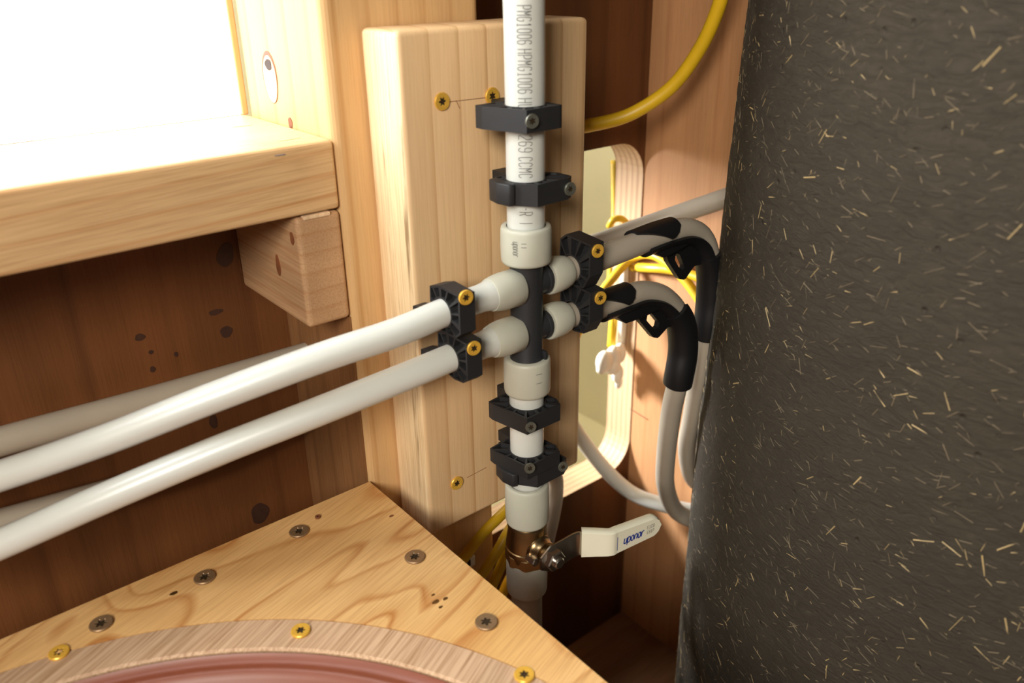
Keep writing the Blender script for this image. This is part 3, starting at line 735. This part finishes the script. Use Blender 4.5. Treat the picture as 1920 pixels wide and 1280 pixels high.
PC = [(.0150, -.0172), (.0160, .0015), (.0130, .0113), (.0040, .0118), (-.0100, .0090), (-.0125, -.0035), (-.0115, -.0125), (-.0078, -.0172)]
FC = [(-.0010, .0108), (-.0060, .0326), (-.0170, .0326), (-.0085, .0095)]
PD = [(.0195, -.0172), (.0215, .0046), (.0175, .0100), (.0085, .0108), (-.0090, .0092), (-.0112, -.0035), (-.0100, -.0120), (-.0010, -.0172)]
clamp('black clamp with yellow screw on the upper bright pipe, left of the manifold', None, None, hmap(ZU-.0016), PC, pr_+.0001, -.0028, .0078, -1, FC, [(sface(873, 557, -.0508), (-.15, -1, 0), .0044, 'yscrew')])
clamp('black clamp with yellow screw on the lower bright pipe, left of the manifold', None, None, hmap(ZL-.0010), PC, pr_+.0001, .0008, .0114, -1, FC, [(sface(888, 652, -.0508), (-.15, -1, 0), .0044, 'yscrew')])
clamp('black clamp with yellow screw on the upper right pipe, right of the manifold', None, None, hmap(ZU+.0012), PD, pr_+.0001, .0965, .1078, -1, FC, [(sface(1120, 470, -.0508), (-.15, -1, 0), .0044, 'yscrew')])
clamp('black clamp with yellow screw on the lower right pipe, right of the manifold', None, None, hmap(ZL+.0000), PD, pr_+.0001, .0975, .1092, -1, FC, [(sface(1125, 558, -.0508), (-.15, -1, 0), .0044, 'yscrew')])

# ------------------------------------------------------------------ black bend supports
def bend(label, path, iclip0, corner, seg0, seg1):
    root = thing('bend_support', label, 'bracket', path[0], 'black bend supports')
    pts = smooth_path(path, 8)
    sub = pts[seg0:seg1]
    # trough on the inside of the bend (below the level run, left of the drop)
    bm = tube(sub, .0108, 22, 1, a0=math.radians(110), a1=math.radians(262), r_in=.0084, ref=(0, 0, 1))
    k = len(sub)
    adopt(root, link('trough', bm, M['bend'], autosm=50))
    # lip hooked over the pipe at the start, lip at the end
    hook = tube(pts[iclip0:iclip0+11], .0104, 16, 1, a0=math.radians(-60), a1=lambda t: math.radians(20+75*min(1, t/.7)-45*max(0, (t-.7)/.3)**2), r_in=.0085, ref=(0, 0, 1))
    adopt(root, link('hook', hook, M['bend'], autosm=50))
    # back flange on the drop, wrapped about the near side
    dr = tube(sub[int(k*.55):], .0114, 22, 1, a0=math.radians(60), a1=math.radians(300), r_in=.0086, ref=(1, 0, .3))
    adopt(root, link('sleeve', dr, M['bend'], autosm=50))
    # diamond-shaped lug on the inside of the bend
    outer, inner, lip = [[(lambda q: (q.x, q.z))(P3(a, b_, MY)) for a, b_ in pl_] for pl_ in corner]
    fn = lambda a, b_, t: Vector((a, t, b_))
    adopt(root, link('lip', prism(lip, fn, MY-.0062, MY+.0062, bev=.0008), M['bend'], autosm=40))
    bm = bmesh.new(); n = 48
    def cast(poly, c0, a):
        d = Vector((math.cos(a), math.sin(a))); best = 1
        for i in range(len(poly)):
            p, q = Vector(poly[i])-c0, Vector(poly[(i+1) % len(poly)])-c0; e = q-p
            den = d.x*e.y-d.y*e.x
            if abs(den) < 1e-12: continue
            t = (p.x*e.y-p.y*e.x)/den; u = (p.x*d.y-p.y*d.x)/den
            if t > 0 and -1e-7 <= u <= 1+1e-7: best = min(best, t)
        return c0+d*best
    c0 = sum((Vector(q) for q in inner), Vector((0, 0)))/len(inner); R4 = []
    for k2 in range(n):
        a = 2*math.pi*k2/n; o_, i_ = cast(outer, c0, a), cast(inner, c0, a)
        R4.append([bm.verts.new(fn(q.x, q.y, t)) for q, t in ((o_, MY-.0022), (i_, MY-.0022), (i_, MY+.0022), (o_, MY+.0022))])
    for k2 in range(n):
        A_, B_ = R4[k2], R4[(k2+1) % n]
        for i in range(4): bm.faces.new((A_[i], A_[(i+1) % 4], B_[(i+1) % 4], B_[i]))
    adopt(root, link('lug', bm, M['bend'], autosm=40))
    return root
UP = ([(1243, 466), (1249, 490), (1270, 522), (1280, 523), (1297, 498), (1316, 492), (1318, 448), (1285, 452), (1255, 456)], [(1263, 474), (1270, 476), (1279, 497), (1277, 506), (1270, 502), (1261, 486)],
      [(1207, 468), (1233, 480), (1262, 466), (1292, 446), (1272, 438), (1236, 452)])
LO = ([(1190, 583), (1195, 600), (1221, 631), (1230, 632), (1252, 607), (1264, 610), (1268, 575), (1235, 572), (1203, 577)], [(1210, 587), (1217, 585), (1232, 603), (1230, 613), (1223, 616), (1208, 599)],
      [(1136, 584), (1162, 602), (1192, 592), (1232, 572), (1204, 564), (1170, 572)])
bend('black plastic bend support on the upper right pipe, against the clay column', ru, 17, UP, 19, 66)
bend('black plastic bend support on the lower right pipe, left of its twin', rl, 8, LO, 10, 58)

# ------------------------------------------------------------------ brass ball valve
VZ = zc(984, 1018)
valve = thing('ball_valve', 'brass ball valve with cream lever handle and white rings, below the stacked clamps', 'valve', (MX, MY, VZ-.02))
vx = MX-.0010
zr3 = zc(988, 903); zr3b = zc(988, 974)
ring_v('ring', vx, zr3, zr3b, .0150, valve); ring_v('ring', vx-.0008, zc(986, 1044), zc(986, 1104), .0146, valve)
vb0, vb1 = zc(984, 1046)-VZ, zc(984, 976)-VZ
bm = lathe([(vb1+.003, .0110), (vb1+.0005, .0128), (vb1-.0010, .0138), (vb1-.003, .0140), (vb1-.0034, .0130), (vb1-.0055, .0134), (.004, .0148), (.0005, .0152), (.0000, .0146), (-.0015, .0146), (-.0020, .0154), (-.0045, .0154), (-.0060, .0150), (vb0+.003, .0148), (vb0, .0138), (vb0-.003, .0120)], (vx, MY, VZ), (0, 0, 1), 56)
# hexagonal lower end and stem bonnet
lathe([(vb0-.0015, .0150), (vb0-.0010, .0160), (vb0+.0068, .0160), (vb0+.0075, .0152)], (vx, MY, VZ), (0, 0, 1), 8, bm)
lathe([(0, .0105), (.0135, .0100), (.0150, .0085), (.0195, .0080), (.0200, .0060), (.0235, .0060)], (vx, MY, VZ+.002), (0, -1, 0), 32, bm)
adopt(valve, link('body', bm, M['brass'], autosm=40))
SZ = VZ+.002
# stop pin beside the bonnet
adopt(valve, link('stop_pin', lathe([(0, .0033), (.0075, .0033), (.0082, .0028)], (vx-.0095, MY-.0125, SZ-.0025), (0, -1, 0), 6), M['steel'], autosm=30))
# lever: plate, nut, cream sleeve
ly = MY-.0245
nut = lathe([(0, .0072), (.0005, .0078), (.0052, .0078), (.0060, .0070)], (vx, ly-.001, SZ), (0, -1, 0), 6)
no = link('nut', nut, M['steel']); adopt(valve, no)
adopt(valve, link('stem', lathe([(0, .0042), (.0092, .0042), (.0100, .0034)], (vx, ly, SZ), (0, -1, 0), 24), M['steel'], autosm=40))
lz = SZ-.0015
H0 = on(2, lz, 1090, 1016); H1 = on(2, lz, 1143, 1016); H2 = on(2, lz, 1234, 978)
def strip(pts, hw, th, bm=None, zoff=None):
    """flat bar standing on edge (width along z) following pts in plan, rounded end"""
    bm = bm or bmesh.new(); rows = []
    for i, p in enumerate(pts):
        d = (pts[min(i+1, len(pts)-1)]-pts[max(i-1, 0)]); d.z = 0; d.normalize(); nrm = Vector((d.y, -d.x, 0)); h = hw[i]; z = zoff[i] if zoff else 0
        row = []
        for (n_, k) in ((-1, -.75), (-1, .75), (-.55, 1), (.55, 1), (1, .75), (1, -.75), (.55, -1), (-.55, -1)):
            row.append(bm.verts.new(Vector((p.x, p.y, p.z+z))+nrm*th/2*n_+Vector((0, 0, 1))*h*(k if abs(k) == 1 else (1 if k > 0 else -1)*(1-min(.0012/h, .4)))))
        rows.append(row)
    for A_, B_ in zip(rows, rows[1:]):
        for i in range(8): bm.faces.new((A_[i], A_[(i+1) % 8], B_[(i+1) % 8], B_[i]))
    bm.faces.new(rows[0]); bm.faces.new(rows[-1]); return bm
Pn = Vector((vx-.009, ly, lz)); P0 = Vector((vx+.012, ly, lz))
pl = smooth_path([Pn, Vector((vx, ly, lz)), P0, H0+Vector((-.006, .001, 0)), H0+(H1-H0)*.15], 6)
hwv = []
for i, p in enumerate(pl):
    t = i/(len(pl)-1); hwv.append(.0050+.0058*min(1, t/.25) if t < .25 else .0108-.0012*(t-.25))
adopt(valve, link('lever_plate', strip(pl, hwv, .0022), M['steel'], autosm=50))
Hm = H0+(H1-H0)*.72
sl = smooth_path([H0, H0+(H1-H0)*.5, H1, H1+(H2-H1)*.12, H1+(H2-H1)*.5, H2], 10)
N_ = len(sl); hw2 = []
tot = sum((sl[i+1]-sl[i]).length for i in range(N_-1)); acc = 0
for i in range(N_):
    rem = tot-acc
    h = .0114-.0030*acc/tot
    if rem < .0085: h *= math.sqrt(max(.0, 1-((.0085-rem)/.0085)**2))+.02
    hw2.append(h)
    if i < N_-1: acc += (sl[i+1]-sl[i]).length
lev = link('handle_sleeve', strip(sl, hw2, .0074), M['sleeve'], autosm=45); adopt(valve, lev)
# print on the sleeve
d = (H2-H1); Ld = d.length; d = d/Ld; dn = Vector((d.y, -d.x, 0)).normalized()
if dn.y > 0: dn = -dn
def hfn(s0, v0, sl_=0):
    return lambda u, v: H1+d*(s0+u+sl_*v)+Vector((0, 0, v0+v))+dn*.00385
adopt(lev, link('lettering', lettering('uponor', hfn(Ld*.22, -.0030, .18), .0031, .0021, .0062, .0010), M['blue']))
tb = bmesh.new()
for k, s in enumerate(('E1C3'.replace('3', '8'), 'E81P')):
    lettering(s, hfn(Ld*.70, .0012-k*.0042), .0017, .0012, .0026, .0003, tb)
adopt(lev, link('small_print', tb, M['ink']))
adopt(lev, link('mark', lettering('I', hfn(.0035, -.0065), .001, .001, .0115, .0005), M['blue']))
adopt(lev, link('mark', lettering('E', hfn(.0008, -.0080), .001, .0018, .0018, .0003), M['ink']))
adopt(lev, link('mark', lettering('-', hfn(.0010, .0030), .001, .0020, .0018, .0004), M['ink']))

# ------------------------------------------------------------------ yellow cables and small things
def cable(label, pts, r=.0048, flat=1, group=None):
    t = thing('yellow_cable', label, 'cable', pts[0], 'yellow cables')
    adopt(t, link('cable', tube(pts, r, 16, 10), M['yellow'], smooth=True)); return t
cable('yellow cable sweeping in an arc between block and clay column', [P3(1040, 243, .120), P3(1100, 236, .110), P3(1180, 215, .09), P3(1257, 165, .065), P3(1310, 95, .045), P3(1345, 20, .03), P3(1366, -60, .02)], .0056)
cable('yellow cable hanging at the inner edge of the wall opening', [P3(1153, 300, .20), P3(1154, 400, .19), P3(1150, 440, .185), P3(1146, 520, .18), P3(1150, 585, .165), P3(1146, 650, .158)], .0045)
cable('yellow cable rising from the lower right clamp and drooping right', [P3(1075, 640, .16), P3(1110, 575, .155), P3(1150, 520, .15), P3(1185, 484, .142), on(0, .340, 1225, 478), on(0, .338, 1270, 510), on(0, .336, 1310, 560), on(0, .334, 1345, 625)], .0046)
cable('yellow cable running level behind the upper black bend', [P3(1120, 480, .19), P3(1165, 498, .17), on(0, .342, 1215, 502), on(0, .341, 1260, 506), on(0, .341, 1310, 520), on(0, .341, 1370, 548)], .0046)
cable('short knotted yellow cable end above the upper right pipe', [P3(1142, 425, .16), P3(1150, 412, .155), P3(1165, 410, .152), P3(1174, 420, .155), P3(1160, 430, .16)], .0034)
zl = [([(1010, 880, .11), (985, 915, .08), (950, 955, .030), (905, 1000, .024), (868, 1048, .018), (835, 1090, .010)], 'yellow cable slanting under the block corner, leftmost of the bundle'),
      ([(1015, 900, .10), (985, 950, .07), (957, 990, .034), (930, 1037, .028), (893, 1092, .022), (860, 1140, .016)], 'yellow cable in the middle of the bundle behind the valve'),
      ([(1015, 930, .09), (988, 970, .06), (961, 1015, .036), (942, 1055, .032), (917, 1112, .030), (900, 1160, .026)], 'yellow cable nearest the valve in the bundle, upper strand'),
      ([(1015, 1000, .095), (985, 1035, .078), (960, 1076, .064), (946, 1104, .060), (930, 1144, .058), (915, 1190, .058)], 'yellow cable low against the valve in the bundle')]
for pp, lb in zl:
    cable(lb, [P3(*q) for q in pp], .0042)
# pale strip and clip by the bundle
t = thing('cable_clip', 'small white plastic clip beside the yellow cables under the block', 'clip', P3(868, 1045, .030))
p = P3(869, 1052, .030); adopt(t, link('clip', box_bm(p.x-.010, p.x+.009, p.y-.004, p.y+.004, p.z-.006, p.z+.004, .0015, 3), M['white'], autosm=50))
p = P3(879, 1055, .025); adopt(t, link('slot', box_bm(p.x-.0012, p.x+.0014, p.y-.0008, p.y+.001, p.z-.003, p.z+.003, .0004, 2), M['knotdark']))
# white connector hanging in the opening
t = thing('wire_connector', 'lumpy white cable connector hanging from the yellow cable in the wall opening', 'connector', P3(1145, 690, .160))
bm = bmesh.new()
for px, py, r, k in ((1133, 678, .0100, 1.25), (1150, 668, .0095, 1.3), (1162, 662, .0075, 1.6), (1148, 684, .0098, 1.1), (1158, 700, .0070, 1.6), (1160, 716, .0045, 1.8), (1129, 690, .0070, 1)):
    c_ = P3(px, py, .146); mt = Matrix.Translation(c_) @ Matrix.Diagonal((1, .8, k, 1))
    bmesh.ops.create_icosphere(bm, subdivisions=3, radius=r, matrix=mt)
o = link('connector', bm, M['white'], smooth=True); adopt(t, o)
rm = o.modifiers.new('join', 'REMESH'); rm.mode = 'VOXEL'; rm.voxel_size = .0009; rm.use_smooth_shade = True
# white sheathed lead running up the jamb above the connector
t = thing('white_cable', 'white sheathed cable upright on the edge of the wall opening', 'cable', P3(1168, 650, .15))
adopt(t, link('cable', tube([P3(1172, 480, .152), P3(1171, 520, .152), P3(1168, 600, .152), P3(1164, 650, .154)], .0042, 14, 8), M['white'], smooth=True))
# bracket screws glinting at the column's edge
